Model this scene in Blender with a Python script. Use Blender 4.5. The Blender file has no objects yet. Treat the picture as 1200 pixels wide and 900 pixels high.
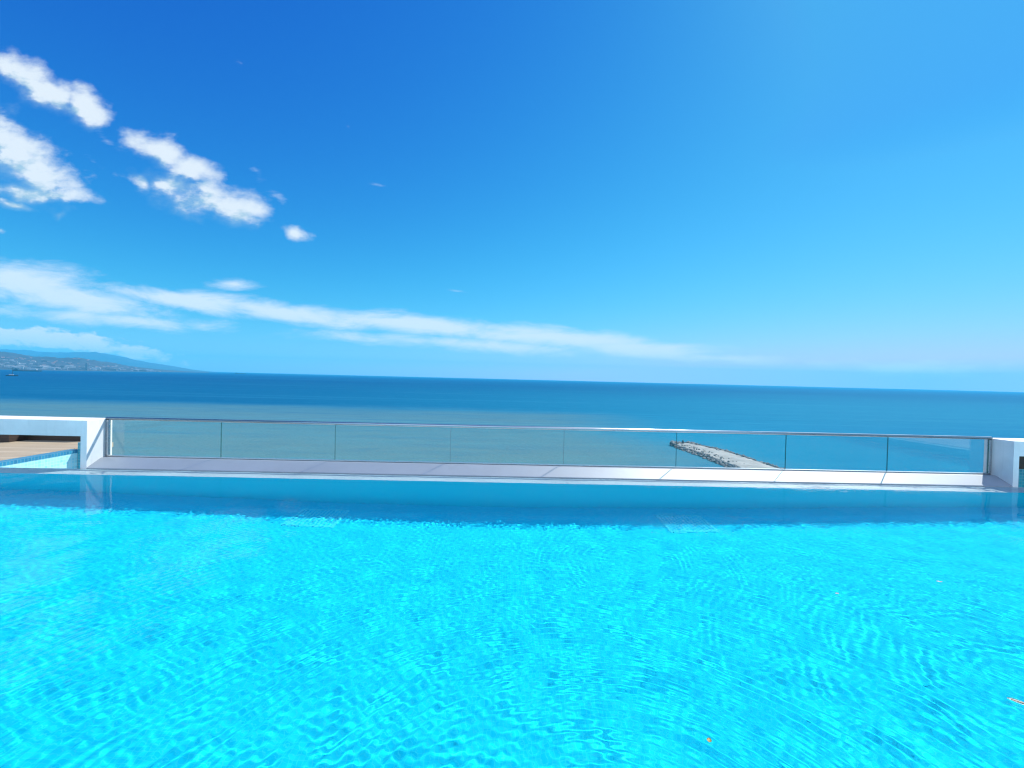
import bpy, bmesh, math, random
import numpy as np
from mathutils import Vector, Matrix, noise as mnoise

random.seed(7)
RAD = math.radians
sc = bpy.context.scene
C = sc.collection

# ------------------------------------------------------------------ camera
EYE = 45.0                       # eye height above the sea
YAW, PITCH, ROLL = RAD(1.3), RAD(0.745), RAD(1.43)
ROT = Matrix.Rotation(-YAW, 3, 'Z') @ Matrix.Rotation(math.pi/2 - PITCH, 3, 'X') @ Matrix.Rotation(ROLL, 3, 'Z')
cd = bpy.data.cameras.new('camera'); cam = bpy.data.objects.new('camera', cd); C.objects.link(cam)
cd.lens = 15.0; cd.sensor_width = 36.0; cd.clip_start = 0.05; cd.clip_end = 90000
cam.location = (0, 0, EYE); cam.rotation_euler = ROT.to_euler()
sc.camera = cam

def ray(px, py):
    return ROT @ Vector(((px-600)/500.0, (450-py)/500.0, -1.0))

# ------------------------------------------------------------------ sun, sky, exposure
SUN_AZ, SUN_EL = RAD(50), RAD(49)          # azimuth measured from +Y towards +X
sun_to = Vector((math.sin(SUN_AZ)*math.cos(SUN_EL), math.cos(SUN_AZ)*math.cos(SUN_EL), math.sin(SUN_EL)))
sd = bpy.data.lights.new('sun', 'SUN'); sun = bpy.data.objects.new('sun', sd); C.objects.link(sun)
sd.energy = 4.5; sd.angle = RAD(0.53); sd.color = (1.0, 0.965, 0.91)
sun.rotation_euler = (-sun_to).to_track_quat('-Z', 'Y').to_euler()
sun.location = (0, 0, 80)
sd.cycles.is_caustics_light = True

sc.render.engine = 'CYCLES'
sc.view_settings.view_transform = 'Standard'
sc.view_settings.look = 'None'
sc.view_settings.exposure = 0.55
sc.view_settings.gamma = 1.0
sc.view_settings.use_curve_mapping = False
cy = sc.cycles
cy.caustics_refractive = True; cy.caustics_reflective = False
cy.max_bounces = 24; cy.transmission_bounces = 16; cy.transparent_max_bounces = 12
cy.diffuse_bounces = 18; cy.glossy_bounces = 4; cy.volume_bounces = 1
cy.sample_clamp_indirect = 6.0
cy.use_denoising = True
try:
    cy.denoiser = 'OPENIMAGEDENOISE'; cy.denoising_input_passes = 'RGB_ALBEDO_NORMAL'; cy.denoising_prefilter = 'ACCURATE'
except Exception:
    pass
cy.filter_width = 1.2

class NT:
    """small node-tree helper"""
    def __init__(s, tree): s.t = tree; s.n = tree.nodes; s.l = tree.links
    def add(s, kind, **kw):
        nd = s.n.new(kind)
        for k, v in kw.items(): setattr(nd, k, v)
        return nd
    def put(s, sock, v):
        if hasattr(v, 'is_linked'): s.l.new(v, sock)
        elif v is not None: sock.default_value = v
    def math(s, op, a, b=None, c=None, clamp=False):
        nd = s.add('ShaderNodeMath', operation=op, use_clamp=clamp)
        for i, v in enumerate((a, b, c)):
            if v is not None: s.put(nd.inputs[i], v)
        return nd.outputs[0]
    def ramp(s, v, a, b, c=0.0, d=1.0, smooth=True):
        nd = s.add('ShaderNodeMapRange'); nd.interpolation_type = 'SMOOTHSTEP' if smooth else 'LINEAR'
        for i, x in enumerate((v, a, b, c, d)): s.put(nd.inputs[i], x)
        return nd.outputs[0]
    def mix(s, f, a, b, mode='MIX'):
        nd = s.add('ShaderNodeMix', data_type='RGBA', blend_type=mode)
        s.put(nd.inputs[0], f)
        for sock, v in ((nd.inputs[6], a), (nd.inputs[7], b)):
            if isinstance(v, tuple) and len(v) == 3: v = (*v, 1)
            s.put(sock, v)
        return nd.outputs[2]
    def noise(s, vec, scale, detail=4.0, rough=0.55, dim='3D', dist=0.0):
        nd = s.add('ShaderNodeTexNoise', noise_dimensions=dim)
        if vec is not None: s.l.new(vec, nd.inputs['Vector'])
        nd.inputs['Scale'].default_value = scale; nd.inputs['Detail'].default_value = detail
        nd.inputs['Roughness'].default_value = rough; nd.inputs['Distortion'].default_value = dist
        return nd.outputs[0]
    def mapping(s, vec, loc=(0,0,0), rot=(0,0,0), scale=(1,1,1), kind='POINT'):
        nd = s.add('ShaderNodeMapping', vector_type=kind)
        s.l.new(vec, nd.inputs[0]); nd.inputs[1].default_value = loc
        nd.inputs[2].default_value = rot; nd.inputs[3].default_value = scale
        return nd.outputs[0]

def dir_uv(px, py):
    d = ray(px, py); return d.x/d.y, d.z/d.y

def build_world():
    w = bpy.data.worlds.new('World'); sc.world = w; w.use_nodes = True
    t = NT(w.node_tree); t.n.clear()
    sky = t.add('ShaderNodeTexSky', sky_type='NISHITA', sun_disc=False)
    sky.sun_elevation = SUN_EL; sky.sun_rotation = SUN_AZ
    sky.altitude = 60; sky.air_density = 1.0; sky.dust_density = 0.25; sky.ozone_density = 2.0
    # the clear deep blue of this day: a more saturated atmosphere
    sp = t.add('ShaderNodeSeparateColor'); t.l.new(sky.outputs[0], sp.inputs[0])
    cc = t.add('ShaderNodeCombineColor')
    ds = t.add('ShaderNodeSeparateXYZ'); tcs = t.add('ShaderNodeTexCoord'); t.l.new(tcs.outputs['Generated'], ds.inputs[0])
    capr = t.ramp(ds.outputs[2], 0.06, 0.42, 0.85, 0.275); capg = t.ramp(ds.outputs[2], 0.08, 0.45, 0.85, 0.388)
    for k, (pw, A, B) in enumerate(((2.15, 7.6, 0.15), (2.2, 40.5, 6.44), (0.62, 8.0, 0.0))):
        x = t.math('MINIMUM', t.math('MULTIPLY', sp.outputs[k], 0.1), (capr, capg, 0.88)[k])
        xp = t.math('POWER', x, pw)
        t.put(cc.inputs[k], t.math('MULTIPLY', A, t.math('DIVIDE', xp, t.math('MULTIPLY_ADD', xp, B, 1.0))))
    col = cc.outputs[0]
    # clouds, placed by direction at infinity
    tc = t.add('ShaderNodeTexCoord')
    sep = t.add('ShaderNodeSeparateXYZ'); t.l.new(tc.outputs['Generated'], sep.inputs[0])
    dy = t.math('MAXIMUM', sep.outputs[1], 0.05)
    u = t.math('DIVIDE', sep.outputs[0], dy); v = t.math('DIVIDE', sep.outputs[2], dy)
    cmb = t.add('ShaderNodeCombineXYZ'); t.put(cmb.inputs[0], u); t.put(cmb.inputs[1], v)
    uv = cmb.outputs[0]
    front = t.ramp(sep.outputs[1], 0.06, 0.2)
    def ell(vec, px, py, L, W, ang):
        a = RAD(ang); c = dir_uv(px, py)
        e1 = dir_uv(px+L*math.cos(a), py+L*math.sin(a)); e2 = dir_uv(px-W*math.sin(a), py+W*math.cos(a))
        l = math.hypot(e1[0]-c[0], e1[1]-c[1]); ww = math.hypot(e2[0]-c[0], e2[1]-c[1])
        rot = math.atan2(e1[1]-c[1], e1[0]-c[0])
        m = t.mapping(vec, (c[0], c[1], 0), (0, 0, rot), (l, ww, 1), 'TEXTURE')
        ln = t.add('ShaderNodeVectorMath', operation='LENGTH'); t.l.new(m, ln.inputs[0])
        return t.math('SUBTRACT', 1.0, ln.outputs['Value'])
    def field(vec, items):
        f = None
        for it in items:
            e = ell(vec, *it[:5])
            if len(it) > 5: e = t.math('SUBTRACT', e, it[5])
            f = e if f is None else t.math('MAXIMUM', f, e)
        return f
    cumulus = [(40, 96, 84, 23, 26), (100, 122, 34, 25, 34), (8, 172, 80, 40, 44), (40, 202, 62, 36, 22),
               (30, 224, 96, 13, 6), (-40, 165, 60, 50, 30), (188, 178, 58, 21, 24), (225, 198, 46, 17, 16), (247, 234, 72, 29, 14),
               (205, 216, 54, 20, 8), (163, 214, 20, 14, 40, .15), (346, 270, 24, 13, 20, .2), (70, 253, 16, 24, 60, .8), (0, 268, 14, 12, 0, .6),
               (18, 240, 40, 8, 8, .25)]
    def shape(vec):
        wv = t.add('ShaderNodeTexNoise'); t.l.new(vec, wv.inputs['Vector']); wv.inputs['Scale'].default_value = 9; wv.inputs['Detail'].default_value = 3
        off = t.add('ShaderNodeVectorMath', operation='SUBTRACT'); t.l.new(wv.outputs['Color'], off.inputs[0]); off.inputs[1].default_value = (.5, .5, .5)
        o2 = t.add('ShaderNodeVectorMath', operation='SCALE'); t.l.new(off.outputs[0], o2.inputs[0]); o2.inputs['Scale'].default_value = 0.06
        wv2 = t.add('ShaderNodeVectorMath', operation='ADD'); t.l.new(vec, wv2.inputs[0]); t.l.new(o2.outputs[0], wv2.inputs[1])
        f = field(wv2.outputs[0], cumulus)
        n = t.noise(t.mapping(vec, rot=(0, 0, 0.35), scale=(1, 1.7, 1)), 11.0, 9.0, 0.58)
        return t.math('ADD', f, t.math('MULTIPLY', t.math('SUBTRACT', n, 0.50), 1.9))
    f0 = shape(uv)
    shifted = t.mapping(uv, loc=(0.028, 0.042, 0))
    f1 = shape(shifted)
    dif = t.math('SUBTRACT', f1, f0)
    bil = t.noise(t.mapping(uv, rot=(0, 0, 0.4), scale=(1, 1.9, 1)), 16.0, 5.0, 0.55)
    shade = t.ramp(t.math('ADD', dif, t.math('MULTIPLY', t.math('SUBTRACT', bil, 0.5), 2.8)), -0.55, 0.25, 1.0, 0.0)
    dens = t.ramp(f0, -0.12, t.ramp(dif, -0.40, 0.35, 0.72, 1.60))      # crisp sunward edge, soft lee side
    # low bumpy bank over the far mountains
    low = [(45, 396, 70, 9, 3), (95, 402, 60, 7, 9), (150, 411, 60, 6, 10, .15), (10, 392, 60, 7, 0)]
    fl = field(uv, low)
    nl = t.noise(t.mapping(uv, scale=(1, 2.2, 1)), 22.0, 6.0, 0.55)
    dl = t.math('MULTIPLY', t.ramp(t.math('ADD', fl, t.math('MULTIPLY', t.math('SUBTRACT', nl, 0.42), 3.4)), -0.20, 0.55), 0.95)
    # thin streaks
    wis = [(20, 330, 110, 26, 8), (90, 352, 130, 22, 10), (210, 352, 120, 11, 9), (330, 366, 160, 13, 8), (480, 380, 170, 13, 6),
           (650, 396, 160, 14, 5), (740, 409, 120, 12, 3), (560, 404, 260, 12, 4, .25), (275, 333, 56, 11, 2, .45), (850, 420, 120, 9, 3, .3),
           (120, 372, 200, 14, 5, .25), (1080, 432, 230, 14, 1, .35), (300, 200, 60, 26, 40, .95), (110, 190, 60, 18, 30, .95), (125, 165, 60, 18, 40, .95), (535, 341, 34, 5, 6, .72),
           (282, 74, 26, 9, 25, .95), (408, 148, 14, 10, 50, .95), (375, 216, 18, 7, -20, .88), (440, 216, 55, 10, 8, 1.0), (330, 235, 50, 24, 48, .95)]
    fw = field(uv, wis)
    nw = t.noise(t.mapping(uv, rot=(0, 0, 0.10), scale=(1, 3.6, 1)), 6.0, 9.0, 0.66, dist=0.4)
    dw = t.math('MULTIPLY', t.ramp(t.math('ADD', fw, t.math('MULTIPLY', t.math('SUBTRACT', nw, 0.43), 2.0)), -0.08, 0.95), 0.90)
    alpha = t.math('MAXIMUM', t.math('MAXIMUM', t.math('MULTIPLY', dens, 0.97), dl), dw)
    alpha = t.math('MULTIPLY', alpha, front)
    ccol = t.mix(shade, (2.9, 4.3, 5.3), (5.8, 6.3, 6.7))
    ccol = t.mix(t.math('GREATER_THAN', t.math('MAXIMUM', dw, dl), dens), ccol, (5.9, 6.5, 7.1))
    # bright unseen cloud added behind the viewer to lift the ambient light
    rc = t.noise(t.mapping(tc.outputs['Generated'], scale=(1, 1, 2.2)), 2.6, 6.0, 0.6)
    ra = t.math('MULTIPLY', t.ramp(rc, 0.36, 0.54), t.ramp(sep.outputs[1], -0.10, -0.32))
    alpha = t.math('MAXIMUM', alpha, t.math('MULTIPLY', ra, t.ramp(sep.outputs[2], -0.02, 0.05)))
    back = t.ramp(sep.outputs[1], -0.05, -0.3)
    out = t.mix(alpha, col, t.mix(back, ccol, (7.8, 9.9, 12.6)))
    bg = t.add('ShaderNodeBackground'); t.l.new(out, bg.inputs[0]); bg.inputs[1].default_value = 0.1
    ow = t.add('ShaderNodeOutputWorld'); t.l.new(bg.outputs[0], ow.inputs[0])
build_world()

# ------------------------------------------------------------------ helpers
def new_mat(name):
    m = bpy.data.materials.new(name); m.use_nodes = True
    t = NT(m.node_tree); t.n.clear()
    out = t.add('ShaderNodeOutputMaterial')
    return m, t, out

def principled(t, out, col, rough=0.5, **kw):
    p = t.add('ShaderNodeBsdfPrincipled')
    if isinstance(col, tuple) and len(col) == 3: col = (*col, 1)
    t.put(p.inputs['Base Color'], col); t.put(p.inputs['Roughness'], rough)
    for k, v in kw.items(): t.put(p.inputs[k.replace('_', ' ')], v)
    t.l.new(p.outputs[0], out.inputs['Surface'])
    return p

def pos(t):
    g = t.add('ShaderNodeNewGeometry'); return g.outputs['Position']

def bump(t, h, strength, dist, p):
    b = t.add('ShaderNodeBump'); b.inputs['Strength'].default_value = strength; b.inputs['Distance'].default_value = dist
    t.put(b.inputs['Height'], h); t.l.new(b.outputs[0], p.inputs['Normal'])

def link(name, me, mat=None, parent=None):
    o = bpy.data.objects.new(name, me); C.objects.link(o)
    if mat is not None:
        for m in (mat if isinstance(mat, (list, tuple)) else [mat]): me.materials.append(m)
    if parent: o.parent = parent
    return o

def from_bm(name, bm, mat=None, parent=None, smooth=False):
    me = bpy.data.meshes.new(name); bm.to_mesh(me); bm.free()
    if smooth:
        for p in me.polygons: p.use_smooth = True
    return link(name, me, mat, parent)

def box(bm, x0, x1, y0, y1, z0, z1, bev=0.0, mi=0):
    r = bmesh.ops.create_cube(bm, size=1.0)
    vs = r['verts']
    for v in vs:
        v.co = Vector(((x0+x1)/2 + v.co.x*(x1-x0), (y0+y1)/2 + v.co.y*(y1-y0), (z0+z1)/2 + v.co.z*(z1-z0)))
    fs = list({f for v in vs for f in v.link_faces})
    for f in fs: f.material_index = mi
    if bev > 0:
        es = list({e for v in vs for e in v.link_edges})
        bmesh.ops.bevel(bm, geom=es, offset=bev, segments=2, affect='EDGES', profile=0.6)

def tag(o, label=None, cat=None, group=None, kind=None):
    if label: o['label'] = label
    if cat: o['category'] = cat
    if group: o['group'] = group
    if kind: o['kind'] = kind
    return o

def empty(name, loc=(0, 0, 0), rz=0.0):
    o = bpy.data.objects.new(name, None); C.objects.link(o); o.location = loc; o.rotation_euler = (0, 0, rz)
    o.empty_display_size = 0.1
    return o

WATER = EYE - 1.45               # pool water level
def Z(dz): return EYE + dz       # height from the eye level

# ------------------------------------------------------------------ materials
def mosaic(name, axes, c1, c2, grout, size=0.025, rough=0.3, spec=0.5):
    m, t, out = new_mat(name)
    P = pos(t); s = t.add('ShaderNodeSeparateXYZ'); t.l.new(P, s.inputs[0])
    cmb = t.add('ShaderNodeCombineXYZ')
    t.l.new(s.outputs[axes[0]], cmb.inputs[0]); t.l.new(s.outputs[axes[1]], cmb.inputs[1])
    b = t.add('ShaderNodeTexBrick', offset=0.0, squash=1.0, offset_frequency=1)
    t.l.new(cmb.outputs[0], b.inputs['Vector'])
    b.inputs['Scale'].default_value = 1.0
    b.inputs['Brick Width'].default_value = size; b.inputs['Row Height'].default_value = size
    b.inputs['Mortar Size'].default_value = size*0.07; b.inputs['Mortar Smooth'].default_value = 0.3; b.inputs['Bias'].default_value = 0.0
    b.inputs['Color1'].default_value = (*c1, 1); b.inputs['Color2'].default_value = (*c2, 1); b.inputs['Mortar'].default_value = (*grout, 1)
    n = t.noise(P, 0.9, 3.0)
    col = t.mix(1.0, b.outputs['Color'], t.mix(n, (0.9, 0.94, 0.96), (1.0, 1.0, 1.0)), 'MULTIPLY')
    p = principled(t, out, col, rough); p.inputs['Specular IOR Level'].default_value = spec
    return m
M = {}
M['floor_tile'] = mosaic('pool_floor_mosaic', (0, 1), (0.002, 0.66, 0.90), (0.007, 0.775, 0.97), (0.02, 0.76, 0.94), rough=0.8, spec=0.05)      # under water the glaze hardly shines
M['wall_tile'] = mosaic('pool_wall_mosaic', (0, 2), (0.003, 0.78, 0.97), (0.006, 0.84, 0.98), (0.03, 0.90, 0.98), rough=0.8, spec=0.05)
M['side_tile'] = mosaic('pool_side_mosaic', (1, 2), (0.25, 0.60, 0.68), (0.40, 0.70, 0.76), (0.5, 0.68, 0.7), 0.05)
M['shaded_tile'] = mosaic('basin_mosaic_shaded', (0, 2), (0.03, 0.25, 0.33), (0.05, 0.34, 0.42), (0.25, 0.4, 0.42), 0.05)  # basin mosaic with the shade of its viewer-facing walls put into the colour
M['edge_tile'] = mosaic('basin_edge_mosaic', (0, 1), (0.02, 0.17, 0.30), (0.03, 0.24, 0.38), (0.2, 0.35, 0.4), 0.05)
M['ledge_tile'] = mosaic('weir_mosaic', (0, 1), (0.55, 0.76, 0.80), (0.65, 0.82, 0.85), (0.72, 0.8, 0.82))

def stone(name, col, rough, spec=0.5, amt=0.06, glaze=0.0):
    m, t, out = new_mat(name); P = pos(t)
    n = t.noise(P, 1.3, 6.0, 0.6); n2 = t.noise(P, 60.0, 3.0, 0.6)
    dk = tuple(c*(1-amt*2) for c in col)
    c = t.mix(t.ramp(n, 0.3, 0.7), dk, col)
    c = t.mix(t.math('MULTIPLY', t.ramp(n2, 0.55, 0.8), 0.25), c, tuple(x*0.8 for x in col))
    st = t.noise(t.mapping(P, scale=(9, 9, 0.7)), 1.0, 5.0, 0.65)      # faint run-off streaks
    c = t.mix(t.ramp(st, 0.52, 0.78, 0.0, amt*3.2), c, tuple(x*0.55 for x in col))
    p = principled(t, out, c, rough); p.inputs['Specular IOR Level'].default_value = spec
    if glaze: p.inputs['Coat Weight'].default_value = glaze; p.inputs['Coat Roughness'].default_value = 0.5; p.inputs['Coat IOR'].default_value = 1.7
    bump(t, n2, 0.15, 0.004, p)
    return m
M['white_wall'] = stone('white_render', (0.80, 0.79, 0.78), 0.65, amt=0.10)
M['coping'] = stone('coping_stone', (0.25, 0.28, 0.33), 0.55, 1.0, glaze=0.7)
M['deck_stone'] = stone('terrace_stone', (0.62, 0.61, 0.60), 0.6)

def metal():
    m, t, out = new_mat('brushed_steel'); P = pos(t)
    n = t.noise(t.mapping(P, scale=(0.4, 12, 12)), 5.0, 4.0)
    principled(t, out, (0.50, 0.51, 0.53), t.ramp(n, 0.3, 0.7, 0.26, 0.36), Metallic=1.0)
    return m
M['steel'] = metal()

def glass(name, tint, edge=False):
    m, t, out = new_mat(name)
    tr = t.add('ShaderNodeBsdfTransparent'); tr.inputs[0].default_value = (*tint, 1)
    gl = t.add('ShaderNodeBsdfGlossy'); gl.inputs['Roughness'].default_value = 0.01; gl.inputs[0].default_value = (0.95, 1, 0.98, 1)
    fr = t.add('ShaderNodeFresnel'); gm = t.add('ShaderNodeNewGeometry')
    t.put(fr.inputs[0], t.math('MULTIPLY_ADD', gm.outputs['Backfacing'], 1/1.45-1.45, 1.45))      # thin sheet: same mirror strength from both faces
    mx = t.add('ShaderNodeMixShader'); t.l.new(fr.outputs[0], mx.inputs[0]); t.l.new(tr.outputs[0], mx.inputs[1]); t.l.new(gl.outputs[0], mx.inputs[2])
    last = mx.outputs[0]
    if edge:
        df = t.add('ShaderNodeBsdfDiffuse'); df.inputs[0].default_value = (0.03, 0.12, 0.11, 1)
        m2 = t.add('ShaderNodeMixShader'); m2.inputs[0].default_value = 0.6
        t.l.new(last, m2.inputs[1]); t.l.new(df.outputs[0], m2.inputs[2]); last = m2.outputs[0]
    t.l.new(last, out.inputs[0])
    return m
M['glass'] = glass('railing_glass', (0.955, 0.985, 0.975))
M['glass_edge'] = glass('railing_glass_edge', (0.45, 0.7, 0.66), True)

def wood(name, a, b, board=0.12, axis=0):
    m, t, out = new_mat(name); P = pos(t)
    s = t.add('ShaderNodeSeparateXYZ'); t.l.new(P, s.inputs[0])
    w = t.math('DIVIDE', s.outputs[axis], board); fl = t.math('FLOOR', w); fr = t.math('FRACT', w)
    wn = t.add('ShaderNodeTexWhiteNoise', noise_dimensions='1D'); t.l.new(fl, wn.inputs['W'])
    sca = (1.5, 18, 18) if axis == 1 else (18, 1.5, 18)
    g = t.noise(t.mapping(P, scale=sca), 2.0, 6.0, 0.6)
    f = t.math('ADD', t.math('MULTIPLY', wn.outputs[0], 0.5), t.math('MULTIPLY', g, 0.5))
    c = t.mix(f, a, b)
    gap = t.math('GREATER_THAN', t.math('ABSOLUTE', t.math('SUBTRACT', fr, 0.5)), 0.465)
    c = t.mix(t.math('MULTIPLY', gap, 0.85), c, (0.02, 0.015, 0.01))
    principled(t, out, c, 0.6)
    return m
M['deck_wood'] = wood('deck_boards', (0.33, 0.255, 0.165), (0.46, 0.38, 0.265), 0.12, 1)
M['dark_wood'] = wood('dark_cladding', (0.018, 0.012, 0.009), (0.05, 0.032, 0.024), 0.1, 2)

def plain(name, a, b, scale, rough=0.7, detail=5):
    m, t, out = new_mat(name); P = pos(t)
    n = t.noise(P, scale, detail, 0.6)
    principled(t, out, t.mix(t.ramp(n, 0.3, 0.7), a, b), rough)
    return m
M['white_metal'] = plain('aqua_coated_grating', (0.02, 0.78, 0.93), (0.035, 0.82, 0.95), 6, 0.8)
M['rock'] = plain('breakwater_rock', (0.035, 0.035, 0.04), (0.19, 0.18, 0.18), 0.6)
M['pier_top'] = plain('breakwater_concrete', (0.17, 0.158, 0.145), (0.29, 0.272, 0.25), 0.14)
M['rubble'] = plain('breakwater_rubble', (0.10, 0.095, 0.09), (0.2, 0.19, 0.18), 0.5)
M['hull_dark'] = plain('dark_hull_paint', (0.01, 0.014, 0.025), (0.02, 0.025, 0.04), 0.2, 0.5)
M['hull_white'] = plain('white_boat_paint', (0.65, 0.66, 0.67), (0.72, 0.72, 0.72), 0.2, 0.5)
M['town_white'] = plain('town_white_render', (0.36, 0.35, 0.34), (0.60, 0.58, 0.56), 0.02)
M['town_tan'] = plain('town_tan_render', (0.16, 0.12, 0.10), (0.28, 0.22, 0.19), 0.02)
M['town_dark'] = plain('town_dark_glass', (0.05, 0.06, 0.08), (0.09, 0.10, 0.12), 0.05, 0.3)
M['town_roof'] = plain('town_roof_tiles', (0.22, 0.10, 0.07), (0.30, 0.15, 0.10), 0.05)
M['petal'] = plain('pale_petal', (0.62, 0.50, 0.44), (0.75, 0.66, 0.60), 60, 0.6)
M['leaf'] = plain('dry_leaf', (0.78, 0.72, 0.62), (0.86, 0.80, 0.72), 40, 0.6)
M['leaf_vein'] = plain('dry_leaf_brown', (0.22, 0.08, 0.03), (0.34, 0.13, 0.05), 80, 0.6)
M['orange'] = plain('orange_petal', (0.60, 0.30, 0.08), (0.70, 0.42, 0.14), 60, 0.6)

# ------------------------------------------------------------------ sea, beach
def sea_material():
    m, t, out = new_mat('sea_water'); P = pos(t)
    s = t.add('ShaderNodeSeparateXYZ'); t.l.new(P, s.inputs[0])
    x, y = s.outputs[0], s.outputs[1]
    warp = t.math('SUBTRACT', t.noise(t.mapping(P, scale=(0.0012, 0.004, 1)), 1.0, 5.0, 0.6), 0.5)
    ly = t.math('LOGARITHM', t.math('MAXIMUM', y, 20.0), 10.0)           # log distance out from the shore
    lyw = t.math('ADD', ly, t.math('MULTIPLY', warp, 0.28))
    side = t.math('DIVIDE', x, t.math('MAXIMUM', y, 50.0))               # left-to-right bearing: sun gloss put into the deep and mid blues
    deep = t.mix(t.ramp(side, -0.8, 0.9), (0.0015, 0.050, 0.15), (0.004, 0.10, 0.20))
    mid = t.mix(t.ramp(side, -0.8, 0.8), (0.003, 0.085, 0.19), (0.008, 0.165, 0.27))
    near_blue = t.mix(t.ramp(side, 0.2, 1.1), (0.010, 0.18, 0.29), (0.006, 0.155, 0.27))
    c = t.mix(t.ramp(lyw, 2.90, 3.5), mid, deep)
    c = t.mix(t.ramp(lyw, 2.55, 2.85, 1.0, 0.0), c, near_blue)
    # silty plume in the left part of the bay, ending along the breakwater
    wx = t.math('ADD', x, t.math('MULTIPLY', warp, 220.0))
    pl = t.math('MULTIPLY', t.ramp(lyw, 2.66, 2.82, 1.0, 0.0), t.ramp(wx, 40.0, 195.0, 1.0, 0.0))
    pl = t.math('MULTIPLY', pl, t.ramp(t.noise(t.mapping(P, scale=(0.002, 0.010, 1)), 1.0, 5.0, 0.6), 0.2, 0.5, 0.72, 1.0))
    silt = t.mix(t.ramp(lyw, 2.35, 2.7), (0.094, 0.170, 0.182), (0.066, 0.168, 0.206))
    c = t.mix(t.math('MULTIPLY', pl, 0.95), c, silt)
    # drifting lighter bands
    band = t.noise(t.mapping(P, rot=(0, 0, 0.06), scale=(0.0010, 0.016, 1)), 1.0, 6.0, 0.62)
    c = t.mix(t.ramp(band, 0.50, 0.78, 0.0, 0.22), c, (0.05, 0.26, 0.34))
    band2 = t.noise(t.mapping(P, rot=(0, 0, -0.04), scale=(0.0035, 0.05, 1)), 1.0, 5.0, 0.6)
    c = t.mix(t.ramp(band2, 0.48, 0.75, 0.0, 0.30), c, (0.004, 0.10, 0.22))
    far = t.noise(t.mapping(P, rot=(0, 0, 0.03), scale=(0.0002, 0.0022, 1)), 1.0, 6.0, 0.6)
    c = t.mix(t.ramp(far, 0.50, 0.75, 0.0, 0.25), c, (0.02, 0.20, 0.32))
    wv = t.noise(t.mapping(P, rot=(0, 0, 0.08), scale=(0.03, 0.14, 1)), 1.0, 5.0, 0.65)
    c = t.mix(t.ramp(wv, 0.50, 0.72, 0.0, 0.32), c, (0.005, 0.09, 0.20))
    c = t.mix(t.ramp(wv, 0.50, 0.28, 0.0, 0.16), c, (0.045, 0.28, 0.38))
    p = principled(t, out, c, 0.8); p.inputs['IOR'].default_value = 1.333; p.inputs['Specular IOR Level'].default_value = 0.03
    h = t.noise(t.mapping(P, scale=(0.25, 0.6, 0.4)), 1.0, 4.0, 0.6)
    bump(t, h, 1.0, 0.9, p)
    return m
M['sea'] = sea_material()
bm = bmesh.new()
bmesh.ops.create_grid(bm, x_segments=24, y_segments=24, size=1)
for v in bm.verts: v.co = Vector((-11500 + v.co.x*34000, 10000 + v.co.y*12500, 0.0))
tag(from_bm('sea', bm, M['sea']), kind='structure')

M['sand'] = plain('beach_sand', (0.26, 0.22, 0.17), (0.36, 0.31, 0.25), 0.05)
bm = bmesh.new()
n = 60
for i in range(n):
    x0 = -900 + 1800*i/n; x1 = -900 + 1800*(i+1)/n
    f = lambda x: 150 + 9*math.sin(x*0.013) + 4*math.sin(x*0.05+1)
    vs = [bm.verts.new(c) for c in ((x0, -1500, 3.0), (x1, -1500, 3.0), (x1, 90, 2.2), (x0, 90, 2.2))]
    bm.faces.new(vs)
    vs2 = [bm.verts.new(c) for c in ((x0, 90, 2.2), (x1, 90, 2.2), (x1, f(x1), -0.6), (x0, f(x0), -0.6))]
    bm.faces.new(vs2)
bmesh.ops.remove_doubles(bm, verts=bm.verts, dist=0.01)
tag(from_bm('beach_ground', bm, M['sand']), kind='structure')

# ------------------------------------------------------------------ far coast: hills and mountains
def lerp_table(tab, x):
    for (a, fa), (b, fb) in zip(tab, tab[1:]):
        if x <= b: return fa + (fb-fa)*max(0.0, (x-a))/(b-a)
    return tab[-1][1]
COAST = [(-460, 3300), (-200, 4300), (0, 5000), (60, 5400), (120, 6200), (180, 7600), (210, 8800), (245, 10500)]
RIDGE_H = [(-460, 4), (-400, 120), (-300, 260), (-200, 330), (-60, 265), (0, 250), (40, 232), (70, 222), (100, 208), (125, 165), (150, 118), (170, 80), (190, 52), (215, 26), (245, 6)]
def hdir(px):                     # horizontal ground direction (per metre of depth) of a bearing
    d = ray(px, 432); return d.x/d.y
def hill_height(px, k):           # k: 0 at the shore, 1 at the ridge
    dep = lerp_table(COAST, px)
    y = dep + k*2000; x = hdir(px)*y
    base = lerp_table(RIDGE_H, px)
    prof = 1 - (1-min(k, 1))**1.5 if k <= 1 else max(0.0, 1 - (k-1)*0.9)
    nz = mnoise.fractal(Vector((x*0.0011, y*0.0011, 3.1)), 1.0, 2.0, 6)
    nz2 = mnoise.fractal(Vector((x*0.006, y*0.006, 9.1)), 1.0, 2.0, 4)
    h = base*prof*(0.92 + 0.34*nz*min(1, k*1.6)) + nz2*base*0.10*min(1, k*2.0) + 3.0*min(1, k*20)
    return x, y, max(h, -2.0) if k > 0 else -3.0
bm = bmesh.new(); NU, NK = 520, 40; rows = []
for i in range(NU):
    px = -460 + 705*i/(NU-1); row = []
    for j in range(NK):
        k = 1.8*j/(NK-1); row.append(bm.verts.new(hill_height(px, k)))
    rows.append(row)
for i in range(NU-1):
    for j in range(NK-1):
        bm.faces.new((rows[i][j], rows[i+1][j], rows[i+1][j+1], rows[i][j+1]))
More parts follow.
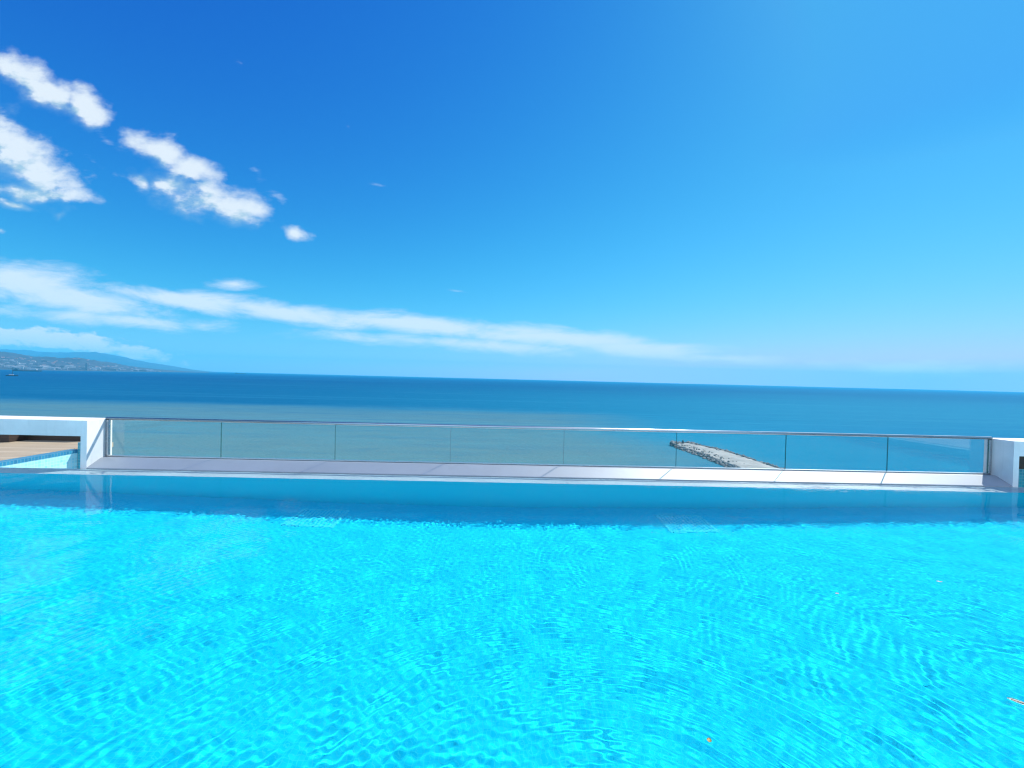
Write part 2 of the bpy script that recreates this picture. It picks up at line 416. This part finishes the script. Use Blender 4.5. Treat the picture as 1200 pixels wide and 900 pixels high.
def hill_material():
    m, t, out = new_mat('hill_scrub'); P = pos(t)
    n1 = t.noise(P, 0.0016, 6.0, 0.6); n2 = t.noise(P, 0.008, 6.0, 0.65); n3 = t.noise(P, 0.03, 4.0, 0.6)
    c = t.mix(t.ramp(n1, 0.35, 0.65), (0.018, 0.018, 0.018), (0.035, 0.03, 0.03))
    c = t.mix(t.ramp(n2, 0.45, 0.7), c, (0.06, 0.048, 0.05))
    c = t.mix(t.ramp(n3, 0.55, 0.75, 0.0, 0.7), c, (0.018, 0.022, 0.018))
    principled(t, out, c, 0.9)
    return m
M['hill'] = hill_material()
tag(from_bm('coastal_hills', bm, M['hill'], smooth=True), kind='structure')

MTN = [(-400, 4), (-340, 220), (-260, 420), (-100, 600), (0, 600), (30, 640), (60, 690), (85, 705), (110, 665), (130, 570), (150, 500), (165, 420), (180, 330), (195, 240), (210, 165), (225, 95), (240, 45), (255, 4), (315, -30)]
bm = bmesh.new(); rows = []
NU, NK = 330, 24
for i in range(NU):
    px = -400 + 655*i/(NU-1); row = []
    for j in range(NK):
        k = 2.0*j/(NK-1); y = 14500 + k*2600; x = hdir(px)*y
        base = lerp_table(MTN, px)
        prof = math.sin(min(k, 1)*math.pi/2)**0.9 if k <= 1 else 1-(k-1)*0.8
        nz = mnoise.fractal(Vector((x*0.0006, y*0.0006, 1.7)), 1.0, 2.0, 6)
        row.append(bm.verts.new((x, y, base*prof*(0.94+0.24*nz) - (8 if k == 0 else 0))))
    rows.append(row)
for i in range(NU-1):
    for j in range(NK-1):
        bm.faces.new((rows[i][j], rows[i+1][j], rows[i+1][j+1], rows[i][j+1]))
M['mountain'] = plain('mountain_rock', (0.025, 0.035, 0.04), (0.05, 0.055, 0.055), 0.0012, 0.9, 6)
tag(from_bm('mountains', bm, M['mountain'], smooth=True), kind='structure')

# haze: the air over the bay
bm = bmesh.new(); box(bm, -48000, 23000, -2800, 22800, -40, 830)
m, t, out = new_mat('haze_air')
pv = t.add('ShaderNodeVolumePrincipled'); pv.inputs['Color'].default_value = (0.07, 0.66, 1.0, 1); pv.inputs['Density'].default_value = 4.8e-5
pv.inputs['Anisotropy'].default_value = 0.0
t.l.new(pv.outputs[0], out.inputs['Volume'])
HAZE = True
if HAZE: tag(from_bm('haze', bm, m), kind='stuff')
else: bm.free()

# ------------------------------------------------------------------ town on the far shore
def town_mesh(kind):
    bm = bmesh.new()
    if kind == 'slab':              # long block: body, set-back top floor, window bands
        box(bm, -.5, .5, -.2, .2, 0, .82, mi=0); box(bm, -.36, .36, -.14, .14, .82, 1.0, mi=0)
        for k in range(4): box(bm, -.47, .47, -.204, .204, .12+k*.18, .19+k*.18, mi=1)
    elif kind == 'stepped':         # terraced apartment block
        for k in range(3): box(bm, -.5+k*.12, .5-k*.05, -.3+k*.16, .3, k*.34, (k+1)*.34, mi=0)
        for k in range(3): box(bm, -.46+k*.12, .46-k*.05, -.304+k*.16, -.29+k*.16, k*.34+.1, k*.34+.22, mi=1)
    else:                           # gabled house
        box(bm, -.5, .5, -.35, .35, 0, .6, mi=0)
        a = [bm.verts.new(c) for c in ((-.54, -.4, .6), (.54, -.4, .6), (.54, .4, .6), (-.54, .4, .6), (-.54, 0, 1.0), (.54, 0, 1.0))]
        for f in ((0, 1, 5, 4), (2, 3, 4, 5), (0, 4, 3), (1, 2, 5), (0, 3, 2, 1)):
            bm.faces.new([a[i] for i in f]).material_index = 2
        for k in (-.3, 0.05, .3): box(bm, k-.06, k+.06, -.354, -.34, .2, .42, mi=1)
    return bm
protos = {}
kinds = {'slab': ('apartment_block', 'long flat roofed apartment block in the town on the far shore', 'building', 'apartment blocks on the far shore'),
         'stepped': ('terraced_block', 'pale terraced hillside block above the far shore', 'building', 'terraced blocks on the far hillside'),
         'house': ('hillside_house', 'small tile roofed house scattered on the far hills', 'house', 'houses on the far hills')}
for kd, (nm, lab, cat, grp) in kinds.items():
    for tone in ('town_white', 'town_tan'):
        me = bpy.data.meshes.new(nm); b_ = town_mesh(kd); b_.to_mesh(me); b_.free()
        for mm in (M[tone], M['town_dark'], M['town_roof']): me.materials.append(mm)
        protos[(kd, tone)] = me
def put_building(kd, tone, px, k, w, d, h):
    nm, lab, cat, grp = kinds[kd]
    x, y, z = hill_height(px, k)
    o = bpy.data.objects.new(nm, protos[(kd, tone)]); C.objects.link(o)
    o.location = (x, y, z-1.5); o.scale = (w, d, h); o.rotation_euler = (0, 0, 0.75 + random.uniform(-.3, .3))
    tag(o, lab, cat, grp)
for i in range(64):
    px = random.choice([random.uniform(-4, 60), random.uniform(10, 150), random.uniform(95, 185)])
    put_building('slab', random.choice(['town_white', 'town_white', 'town_tan']), px, random.uniform(.015, .16), random.uniform(45, 130), random.uniform(30, 60), random.uniform(14, 30))
for i in range(44):
    px = random.uniform(-4, 150)
    put_building('stepped', random.choice(['town_white', 'town_tan']), px, random.uniform(.12, .42), random.uniform(30, 80), random.uniform(25, 40), random.uniform(12, 24))
for i in range(50):
    px = random.uniform(-4, 165)
    put_building('house', random.choice(['town_white', 'town_tan']), px, random.uniform(.1, .7), random.uniform(18, 36), random.uniform(16, 24), random.uniform(8, 14))
# the tall tower
x, y, z = hill_height(102, .03)
tw = empty('tower_block', (x, y, z-1)); tag(tw, 'tall dark tower block rising above the far shore town', 'tower')
bm = bmesh.new(); box(bm, -13, 13, -11, 11, 0, 100); box(bm, -8, 8, -7, 7, 100, 108)
from_bm('wall', bm, M['town_tan'], tw)
bm = bmesh.new()
for k in range(14): box(bm, -13.3, 13.3, -11.3, 11.3, 5+k*6.8, 9.4+k*6.8)
from_bm('window', bm, M['town_dark'], tw)

# ------------------------------------------------------------------ breakwater
def rock_mesh(bm, c, r, seed):
    res = bmesh.ops.create_icosphere(bm, subdivisions=1, radius=1.0)
    rr = random.Random(seed); a = rr.uniform(0, 6.28); sx, sy, sz = (rr.uniform(.7, 1.3) for _ in range(3))
    for v in res['verts']:
        q = v.co*(0.85 + 0.3*rr.random()); q = Vector((q.x*sx, q.y*sy, q.z*sz*.8))
        v.co = Vector(c) + r*Vector((q.x*math.cos(a)-q.y*math.sin(a), q.x*math.sin(a)+q.y*math.cos(a), q.z))
JX0, JX1, JY0, JY1 = 121.0, 147.0, 140.0, 303.0
jt = empty('breakwater', ((JX0+JX1)/2, 220, 0)); tag(jt, 'stone breakwater with pale top and dark boulder edges in the sea', 'breakwater')
def jw(y):   # half width and centre line
    e = max(0.0, (y-268)/(JY1-268)); return (9.9 - 4.0*e**1.5), 134.3 - 6.0*e
bm = bmesh.new(); N = 80; prev = None
for i in range(N+1):
    y = JY0 + (JY1-4-JY0)*i/N; hw, cx = jw(y)
    hw += 0.9*mnoise.noise(Vector((y*.11, 2, 0)))
    row = [bm.verts.new((cx+s_*hw - 134, y-220, zz + 0.25*mnoise.noise(Vector((s_*3, y*.2, 1))))) for s_, zz in ((-1.25, -1.5), (-1, 1.9), (-.45, 2.3), (0.1, 2.35), (.6, 2.2), (1, 1.9), (1.25, -1.5))]
    if prev:
        for a in range(6): bm.faces.new((prev[a], prev[a+1], row[a+1], row[a]))
    else: bm.faces.new(row[::-1])
    prev = row
bm.faces.new(prev)
from_bm('walkway', bm, M['pier_top'], jt)
bm = bmesh.new(); rnd = random.Random(3); k = 0
for i in range(620):
    y = JY0 + (JY1-JY0)*rnd.random(); hw, cx = jw(y); s_ = rnd.choice((-1, 1))
    off = rnd.uniform(0.3, 3.2); r = rnd.uniform(.7, 1.4)
    rock_mesh(bm, (cx+s_*(hw+off-.4) - 134, y-220, 1.7 - off*.6 + (.7 if s_ > 0 else 0)), r, i)
for i in range(60):
    a = rnd.uniform(-.4, math.pi+.4); hw, cx = jw(JY1-4)
    rock_mesh(bm, (cx+math.cos(a)*(hw+1) - 134, JY1-4+math.sin(a)*4.5-220, rnd.uniform(.3, 2.2)), rnd.uniform(.9, 1.9), 1000+i)
rk = from_bm('boulder_edge', bm, M['rock'], jt); tag(rk, kind='stuff')
bm = bmesh.new()
for i in range(70):
    y = rnd.uniform(225, JY1-4); hw, cx = jw(y); q = rnd.random()
    x_ = cx + (rnd.uniform(-.95, -.3) if q < .6 else rnd.uniform(-.9, .95))*hw
    if q > .6 and y < 268: continue
    rock_mesh(bm, (x_-134, y-220, 2.3), rnd.uniform(.3, .75), 3000+i)
rb = from_bm('loose_stones', bm, M['rubble'], jt); tag(rb, kind='stuff')
bm = bmesh.new()
bmesh.ops.create_cone(bm, cap_ends=True, segments=14, radius1=.9, radius2=.75, depth=1.8, matrix=Matrix.Translation((128-134, 297-220, 3.0)))
bmesh.ops.create_cone(bm, cap_ends=True, segments=12, radius1=.35, radius2=.3, depth=.9, matrix=Matrix.Translation((128-134, 297-220, 4.3)))
from_bm('beacon', bm, M['hull_dark'], jt)

# ------------------------------------------------------------------ boats far out
def hull(bm, L, B, H, n=14):
    prev = None
    for i in range(n+1):
        u = -1 + 2*i/n
        w = B/2*(1-max(0, u)**2.2)*(1-.35*max(0, -u)**3); sh = H*(1 + .35*max(0, u)**2)
        row = [bm.verts.new(c) for c in ((u*L/2, -w, sh), (u*L/2, -w*.75, -.2*H), (u*L/2, w*.75, -.2*H), (u*L/2, w, sh))]
        if prev:
            for a in range(4): bm.faces.new((prev[a], prev[(a+1) % 4], row[(a+1) % 4], row[a]))
        else: bm.faces.new(row[::-1])
        prev = row
    bm.faces.new(prev)
def ground(px, py):
    d = ray(px, py); return d*(-EYE/d.z) + Vector((0, 0, EYE))
g = ground(14, 440.6)
sb = empty('sailing_yacht', (g.x, g.y, 0), RAD(38)); tag(sb, 'small dark hulled yacht with bare mast off the far shore', 'sailing boat')
bm = bmesh.new(); hull(bm, 36, 9, 4.0); from_bm('hull', bm, M['hull_dark'], sb)
bm = bmesh.new(); box(bm, -9, 5, -2.6, 2.6, 4, 6.5, .5); from_bm('cabin', bm, M['hull_white'], sb)
bm = bmesh.new(); bmesh.ops.create_cone(bm, cap_ends=True, segments=8, radius1=.9, radius2=.5, depth=36, matrix=Matrix.Translation((2, 0, 22)))
bmesh.ops.create_cone(bm, cap_ends=True, segments=8, radius1=.7, radius2=.7, depth=14, matrix=Matrix.Translation((-6, 0, 8)) @ Matrix.Rotation(math.pi/2, 4, 'Y'))
from_bm('mast', bm, M['hull_dark'], sb)
def cargo(name, px, py, L, label, ang):
    g = ground(px, py); r = empty(name, (g.x, g.y, 0), RAD(ang)); tag(r, label, 'ship')
    bm = bmesh.new(); hull(bm, L, L*.15, L*.05); from_bm('hull', bm, M['hull_dark'], r)
    bm = bmesh.new(); box(bm, -.46*L, -.32*L, -.055*L, .055*L, .05*L, .11*L); box(bm, -.41*L, -.37*L, -.02*L, .02*L, .11*L, .15*L)
    from_bm('bridge', bm, M['hull_dark'], r)
    bm = bmesh.new()
    for k in range(4): box(bm, (-.26+k*.16)*L, (-.13+k*.16)*L, -.05*L, .05*L, .045*L, .066*L)
    from_bm('hatch', bm, M['town_tan'], r)
cargo('cargo_ship', 32, 435.2, 175, 'long low dark ship lying off the far shore town', 42)
cargo('cargo_ship', 282, 438.2, 190, 'distant ship alone near the horizon right of the hills', 20)

# ------------------------------------------------------------------ roof terrace and pool
PX0, PX1, PY0, PY1 = -9.5, 10.5, 0.35, 5.92      # inside of the pool
DEPTH = 1.1; FZ = WATER - DEPTH
GY = 6.54                                        # line of the glass
CY0, CY1 = 6.235, 6.46                           # coping front and back
LX, RX = -5.93, 7.72                             # opening between the two frames
bm = bmesh.new()
box(bm, -30, 30, -18, PY0, 30, WATER+.10)        # terrace behind the camera
box(bm, -30, PX0-.3, PY0+.003, 6.0, 30, WATER+.10)
box(bm, PX1+.3, 30, PY0+.003, 6.0, 30, WATER+.10)
box(bm, PX0-.297, PX1+.297, PY0+.003, 9.5, 30, FZ-.3)
box(bm, -30, PX0-.3, 6.003, 9.5, 30, FZ-.3); box(bm, PX1+.3, 30, 6.003, 9.5, 30, FZ-.3)
box(bm, LX, RX, CY0+.015, 6.62, FZ-.297, Z(-1.43)-.006)    # kerb under the coping
tag(from_bm('roof_terrace', bm, M['deck_stone']), kind='structure')
bm = bmesh.new(); box(bm, -29.5, 29.5, -17.5, 9.3, 3.05, 29.9)
box(bm, -26, 26, -11.5, -9, WATER+.103, WATER+3.3)  # unseen rooftop wall, added to bounce sunlight onto the frame fronts
tag(from_bm('hotel_building', bm, M['white_wall']), 'white hotel tower carrying the rooftop pool', 'building')

pool = empty('swimming_pool', (0, 3, FZ)); tag(pool, kind='structure')
def pooled(name, bm, mat):
    me = bpy.data.meshes.new(name); bm.to_mesh(me); bm.free()
    me.transform(Matrix.Translation((0, -3, -FZ)))
    o = link(name, me, mat, pool); o.cycles.is_caustics_receiver = True
    return o
bm = bmesh.new(); box(bm, PX0, PX1, PY0, PY1, FZ-.12, FZ); pooled('floor', bm, M['floor_tile'])
bm = bmesh.new(); box(bm, PX0-.3, PX1+.3, PY1, CY0+.012, FZ-.3, WATER-.007, .004); pooled('weir_wall', bm, [M['wall_tile'], M['ledge_tile']])
o = pool.children[-1]
for p in o.data.polygons: p.material_index = 1 if p.normal.z > .4 else 0
bm = bmesh.new(); box(bm, PX0-.29, PX0, PY0+.01, PY1-.002, FZ-.12, WATER+.09); pooled('side_wall', bm, M['side_tile'])
bm = bmesh.new(); box(bm, PX1, PX1+.29, PY0+.01, PY1-.002, FZ-.12, WATER+.09); pooled('side_wall', bm, M['side_tile'])
bm = bmesh.new(); box(bm, PX0-.29, PX1+.29, PY0-.002, PY0+.02, FZ-.12, WATER+.09); pooled('near_wall', bm, M['wall_tile'])

# water surface: real ripples
def water_mesh():
    st = 0.0125
    xs = np.arange(PX0, PX1+st/2, st); ys = np.linspace(PY0+.02, CY0-.001, int((CY0-.001-PY0-.02)/st))
    nx, ny = len(xs), len(ys)
    X, Y = np.meshgrid(xs, ys)
    rng = np.random.default_rng(5)
    def spectral(lo, hi, seed, aniso=None):
        r = np.random.default_rng(seed)
        kx = np.fft.fftfreq(nx, st)[None, :]; ky = np.fft.fftfreq(ny, st)[:, None]
        k = np.hypot(kx, ky) + 1e-9; lam = 1/k
        amp = np.exp(-((np.log(lam) - math.log(math.sqrt(lo*hi)))/(0.5*math.log(hi/lo)))**2)
        if aniso is not None:
            th = np.arctan2(ky, kx); amp = amp*(0.15 + np.abs(np.cos(th-aniso))**6)
        f = np.fft.ifft2(np.fft.fft2(r.standard_normal((ny, nx)))*amp*lam**0.5).real
        return f/f.std()
    def slope(f):
        gy, gx = np.gradient(f, st); return math.sqrt((gx**2+gy**2).mean())
    H = np.zeros_like(X)
    for lo, hi, sl, sd, an in ((.045, .075, .0022, 1, 1.2), (.06, .11, .0024, 2, 0.9), (.3, .7, .009, 4, None), (.9, 2.0, .008, 6, None)):
        f = spectral(lo, hi, sd, an); H += f*(sl/slope(f))
    def ring(cx, cy, lam, sl, r0, r1, jit=.02, seed=0):
        w1 = spectral(.4, 1.0, 50+seed)*jit + spectral(.12, .25, 150+seed)*.006
        R = np.hypot(X-cx, Y-cy) + w1
        env = np.clip((R-r0)/.25, 0, 1)*np.exp(-np.clip(R-r0, 0, None)/r1)
        mod = 0.6 + 0.4*np.clip(spectral(.25, .8, 80+seed), -1.5, 1.5)
        return sl*lam/(2*math.pi)*np.sin(2*math.pi*R/lam)*env*mod*1.4
    H += ring(0.45, 1.15, .070, .0180, .25, 3.0, seed=1)
    H += ring(0.45, 1.15, .050, .0070, .2, 1.6, seed=5)
    H += ring(3.95, 3.0, .080, .0160, .2, 1.1, seed=2)
    H += ring(1.9, 4.8, .068, .0090, .2, 1.4, seed=3)
    H += ring(7.5, -0.5, .08, .0080, .6, 5.5, seed=4)
    H += ring(-3.5, -2.2, .075, .0110, .8, 5.0, seed=6)
    H *= 0.75 + 0.25/(1+np.exp((Y-4.3)*2.2))
    # choppier where the water runs over the weir
    ch = spectral(.05, .14, 21); ch *= .035/slope(ch)
    H += ch*np.clip((Y-5.5)/.35, 0, 1)**1.5*(.75+.25*np.clip((X+2)/5, 0, 1))
    co = np.stack([X, Y-3, H], -1).reshape(-1, 3).astype(np.float32)
    idx = np.arange(nx*ny).reshape(ny, nx)
    q = np.stack([idx[:-1, :-1], idx[:-1, 1:], idx[1:, 1:], idx[1:, :-1]], -1).reshape(-1, 4).astype(np.int32)
    me = bpy.data.meshes.new('pool_water')
    me.vertices.add(len(co)); me.vertices.foreach_set('co', co.ravel())
    me.loops.add(q.size); me.loops.foreach_set('vertex_index', q.ravel())
    me.polygons.add(len(q)); me.polygons.foreach_set('loop_start', np.arange(0, q.size, 4, dtype=np.int32))
    try: me.polygons.foreach_set('loop_total', np.full(len(q), 4, np.int32))
    except Exception: pass
    me.polygons.foreach_set('use_smooth', np.ones(len(q), bool))
    me.update(calc_edges=True)
    return me
m, t, out = new_mat('clear_pool_water')
P = pos(t)
sx = t.add('ShaderNodeSeparateXYZ'); t.l.new(P, sx.inputs[0])
wob = t.noise(P, 3.5, 3.0, 0.6)
hsum = None
for cx_, cy_, lam_, amp_, fall_ in ((0.45, 1.15, .052, 1.0, 3.2), (3.95, 3.0, .060, .9, 1.3), (7.5, -.5, .055, .6, 6.0), (-3.5, -2.2, .050, .6, 6.0), (1.9, 4.8, .045, .5, 1.5)):
    dx_ = t.math('SUBTRACT', sx.outputs[0], cx_); dy_ = t.math('SUBTRACT', sx.outputs[1], cy_)
    R_ = t.math('SQRT', t.math('ADD', t.math('MULTIPLY', dx_, dx_), t.math('MULTIPLY', dy_, dy_)))
    ph = t.math('MULTIPLY_ADD', wob, .30/lam_*.35, t.math('MULTIPLY', R_, 2*math.pi/lam_))
    e_ = t.math('MULTIPLY', t.math('EXPONENT', t.math('MULTIPLY', R_, -1.0/fall_)), amp_)
    h_ = t.math('MULTIPLY', t.math('SINE', ph), e_)
    hsum = h_ if hsum is None else t.math('ADD', hsum, h_)
patch = t.ramp(t.noise(P, 0.9, 2.0), 0.35, 0.65, 0.35, 1.0)
hsum = t.math('MULTIPLY', hsum, patch)
fine = t.noise(t.mapping(P, rot=(0, 0, 0.5), scale=(1, 1.6, 1)), 20.0, 1.0, 0.5)
hsum = t.math('ADD', t.math('MULTIPLY', hsum, .00034), t.math('MULTIPLY', fine, .00032))
bp = t.add('ShaderNodeBump'); bp.inputs['Strength'].default_value = 1.0; bp.inputs['Distance'].default_value = 1.0
t.l.new(hsum, bp.inputs['Height'])
rf = t.add('ShaderNodeBsdfRefraction'); rf.inputs['IOR'].default_value = 1.333; rf.inputs['Roughness'].default_value = 0.0
rf.inputs[0].default_value = (0.96, 0.995, 1.0, 1)
gl = t.add('ShaderNodeBsdfGlossy'); gl.inputs['Roughness'].default_value = 0.0
fr = t.add('ShaderNodeFresnel'); fr.inputs[0].default_value = 1.333
for nd_ in (rf, gl, fr): t.l.new(bp.outputs[0], nd_.inputs['Normal'])
gm = t.add('ShaderNodeNewGeometry')
fac = t.math('MULTIPLY', fr.outputs[0], t.math('MULTIPLY_ADD', gm.outputs['Backfacing'], 0.58, 0.42))
mx = t.add('ShaderNodeMixShader'); t.l.new(fac, mx.inputs[0]); t.l.new(rf.outputs[0], mx.inputs[1]); t.l.new(gl.outputs[0], mx.inputs[2])
t.l.new(mx.outputs[0], out.inputs[0])
wo = link('pool_water', water_mesh(), m); wo.location = (0, 3, WATER); tag(wo, kind='structure')
wo.cycles.is_caustics_caster = True

# floor grates
def grate(x0, x1, y0, y1, label):
    r = empty('floor_grate', ((x0+x1)/2, (y0+y1)/2, FZ)); tag(r, label, 'drain grate', 'drain grates on the pool floor')
    w, d = (x1-x0)/2, (y1-y0)/2
    bm = bmesh.new(); f = .035
    box(bm, -w, w, -d, -d+f, .001, .010); box(bm, -w, w, d-f, d, .001, .010)
    box(bm, -w, -w+f, -d+f+.001, d-f-.001, .001, .010); box(bm, w-f, w, -d+f+.001, d-f-.001, .001, .010)
    a = from_bm('frame', bm, M['white_metal'], r)
    bm = bmesh.new(); n = 11
    for k in range(n):
        c = -w+f + (2*w-2*f)*(k+.5)/n
        box(bm, c-.013, c+.013, -d+f+.002, d-f-.002, .001, .006)
    b = from_bm('bars', bm, M['white_metal'], r)
    for o in (a, b): o.cycles.is_caustics_receiver = True
grate(-2.57, -1.96, 5.09, 5.63, 'pale slotted drain grate on the pool floor, left one of two')
grate(2.09, 2.68, 5.10, 5.66, 'pale slotted drain grate on the pool floor, right one of two')

# sloping coping
bm = bmesh.new()
prof = [(CY0, Z(-1.45)-.02), (CY0, Z(-1.434)), (CY0+.006, Z(-1.430)), (CY1-.004, Z(-1.326)), (CY1+.16, Z(-1.324)), (CY1+.16, Z(-1.45)-.02)]
a = [bm.verts.new((LX, y, z)) for y, z in prof]; b = [bm.verts.new((RX, y, z)) for y, z in prof]
for i in range(len(prof)): bm.faces.new((a[i], a[(i+1) % 6], b[(i+1) % 6], b[i]))
bm.faces.new(a[::-1]); bm.faces.new(b)
bmesh.ops.recalc_face_normals(bm, faces=bm.faces)
tag(from_bm('stone_coping', bm, M['coping']), 'sloping white stone coping between pool edge and glass railing', 'coping')

# glass railing
rl = empty('glass_railing', (0, GY, Z(-1.32))); tag(rl, 'frameless glass railing with steel handrail along the pool edge', 'railing')
joints = [LX+.05, -4.23, -2.52, -.77, .97, 2.72, 4.44, 6.06, RX-.04]
for a_, b_ in zip(joints, joints[1:]):
    bm = bmesh.new(); box(bm, a_+.004, b_-.004, -.006, .006, .012, .552)
    for f in bm.faces: f.material_index = 0 if abs(f.normal.y) > .5 else 1
    from_bm('glass_panel', bm, [M['glass'], M['glass_edge']], rl)
bm = bmesh.new()
bmesh.ops.create_cone(bm, cap_ends=True, segments=20, radius1=.023, radius2=.023, depth=RX-LX-.004, matrix=Matrix.Translation(((LX+RX)/2, 0, .570)) @ Matrix.Rotation(math.pi/2, 4, 'Y'))
h = from_bm('handrail', bm, M['steel'], rl)
for p in h.data.polygons: p.use_smooth = len(p.vertices) == 4
bm = bmesh.new(); box(bm, LX+.002, RX-.002, -.018, .018, -.001, .016, .003); from_bm('base_channel', bm, M['steel'], rl)
for x_ in (LX+.022, RX-.022):
    bm = bmesh.new(); box(bm, x_-.018, x_+.018, -.02, .02, .017, .546, .004); from_bm('end_post', bm, M['steel'], rl)

# white frames at both ends
def frame(x_in, sgn, label):
    r = empty('pool_frame', (x_in, CY0, WATER)); tag(r, label, 'frame wall')
    top = Z(-.755)-WATER; bb = Z(-.982)-WATER; th = .088
    bm = bmesh.new(); a_, b_ = sorted((0, sgn*th)); box(bm, a_, b_, 0, .40, -.013, top, .004); from_bm('side_panel', bm, M['white_wall'], r)
    bm = bmesh.new(); a_, b_ = sorted((sgn*(th+.001), sgn*4.2)); box(bm, a_, b_, 0.002, .40, bb, top-.001, .004); from_bm('beam', bm, M['white_wall'], r)
    bm = bmesh.new(); a_, b_ = sorted((sgn*4.203, sgn*(4.203+th))); box(bm, a_, b_, 0, .40, -.013, top, .004); from_bm('side_panel', bm, M['white_wall'], r)
frame(LX, -1, 'white frame wall beside the wooden deck at the left end of the railing')
frame(RX, 1, 'white frame wall at the shaded right end of the railing')

# left: overflow basin, deck and dark back wall seen through the frame
bx = empty('overflow_basin', (-7.55, 7.2, WATER-.6)); tag(bx, 'pale mosaic overflow basin under the left frame wall', 'basin')
def part(name, x0, x1, y0, y1, z0, z1, mat, par, bev=0.0):
    bm = bmesh.new(); L = par.location
    box(bm, x0-L.x, x1-L.x, y0-L.y, y1-L.y, z0-L.z, z1-L.z, bev); return from_bm(name, bm, mat, par)
part('side_wall', -7.75, -7.58, CY0+.02, 7.86, FZ-.29, WATER-.075, M['side_tile'], bx)
part('edge_tile', -7.752, -7.575, CY0+.019, 7.862, WATER-.0745, WATER-.022, M['edge_tile'], bx)
part('end_wall', -7.574, -7.36, 7.80, 7.96, FZ-.29, WATER+.11, M['shaded_tile'], bx)
dk = empty('wooden_deck', (-8.6, 7.4, WATER-.1)); tag(dk, 'tan wooden deck behind the left frame wall', 'deck')
part('boards', -13, -7.753, CY0+.03, 8.70, WATER-.12, WATER-.02, M['dark_wood'] if False else M['deck_wood'], dk)
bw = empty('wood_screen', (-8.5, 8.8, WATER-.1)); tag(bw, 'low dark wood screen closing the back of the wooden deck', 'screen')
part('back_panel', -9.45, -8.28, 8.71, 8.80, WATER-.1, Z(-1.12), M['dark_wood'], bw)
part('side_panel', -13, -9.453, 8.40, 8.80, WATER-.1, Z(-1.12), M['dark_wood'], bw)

# right: mirror side, only a sliver shows
bz = empty('overflow_basin', (9, 7.2, WATER-.6)); tag(bz, 'shade-toned teal mosaic overflow basin under the right frame wall', 'basin')
part('end_wall', RX+.42, 11, 6.9, 7.0, FZ-.29, Z(-1.30), M['shaded_tile'], bz)
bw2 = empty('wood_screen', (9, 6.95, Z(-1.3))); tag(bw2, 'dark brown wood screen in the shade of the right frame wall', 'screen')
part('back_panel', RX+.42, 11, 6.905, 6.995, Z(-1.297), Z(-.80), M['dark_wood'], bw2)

# glass guard on the deck
gd = empty('deck_guard', (-8.2, 6.9, WATER-.02)); tag(gd, 'low clear glass guard standing on the wooden deck', 'glass guard')
bm = bmesh.new(); box(bm, -1.3, .14, -.005, .005, 0, .10)
for f in bm.faces: f.material_index = 0 if abs(f.normal.y) > .5 else 1
from_bm('glass_panel', bm, [M['glass'], M['glass_edge']], gd)

# ------------------------------------------------------------------ leaves on the water
def leaf(name, px, py, L, W, rz, mat, label, group=None, vein=None):
    d = ray(px, py); p = d*((WATER-EYE)/d.z)
    bm = bmesh.new(); nu, nv = 12, 6; grid = []
    for i in range(nu+1):
        u = i/nu; w = W/2*math.sin(math.pi*u**.8)**.75 + .0006
        grid.append([bm.verts.new(((u-.5)*L, w*(2*j/nv-1), .006 + .10*W*((2*j/nv-1)**2) + .08*L*(u-.5)**2 + .008*L*math.sin(u*7+j))) for j in range(nv+1)])
    for i in range(nu):
        for j in range(nv): bm.faces.new((grid[i][j], grid[i+1][j], grid[i+1][j+1], grid[i][j+1]))
    r = bmesh.ops.solidify(bm, geom=bm.faces[:], thickness=.0012)
    o = from_bm(name, bm, mat, smooth=True); o.location = (p.x, p.y, WATER+.003); o.rotation_euler = (0, 0, rz)
    tag(o, label, 'leaf', group)
    if vein:
        bm = bmesh.new(); box(bm, -.36*L, .3*L, -.07*W, .07*W, .0078, .0105, .001); v = from_bm('vein', bm, vein, o)
leaf('fallen_leaf', 1196, 826, .085, .032, RAD(-38), M['leaf'], 'curled cream leaf with brown middle floating at the pool right edge', vein=M['leaf_vein'])
leaf('fallen_petal', 1101, 683, .040, .022, RAD(-10), M['petal'], 'tiny cream petal floating where the ripple rings cross')
leaf('fallen_petal', 981, 697, .028, .020, RAD(20), M['petal'], 'tiny pale petal floating left of the ripple rings')
leaf('fallen_petal', 831, 870, .024, .018, RAD(60), M['orange'], 'tiny orange petal floating close to the viewer')
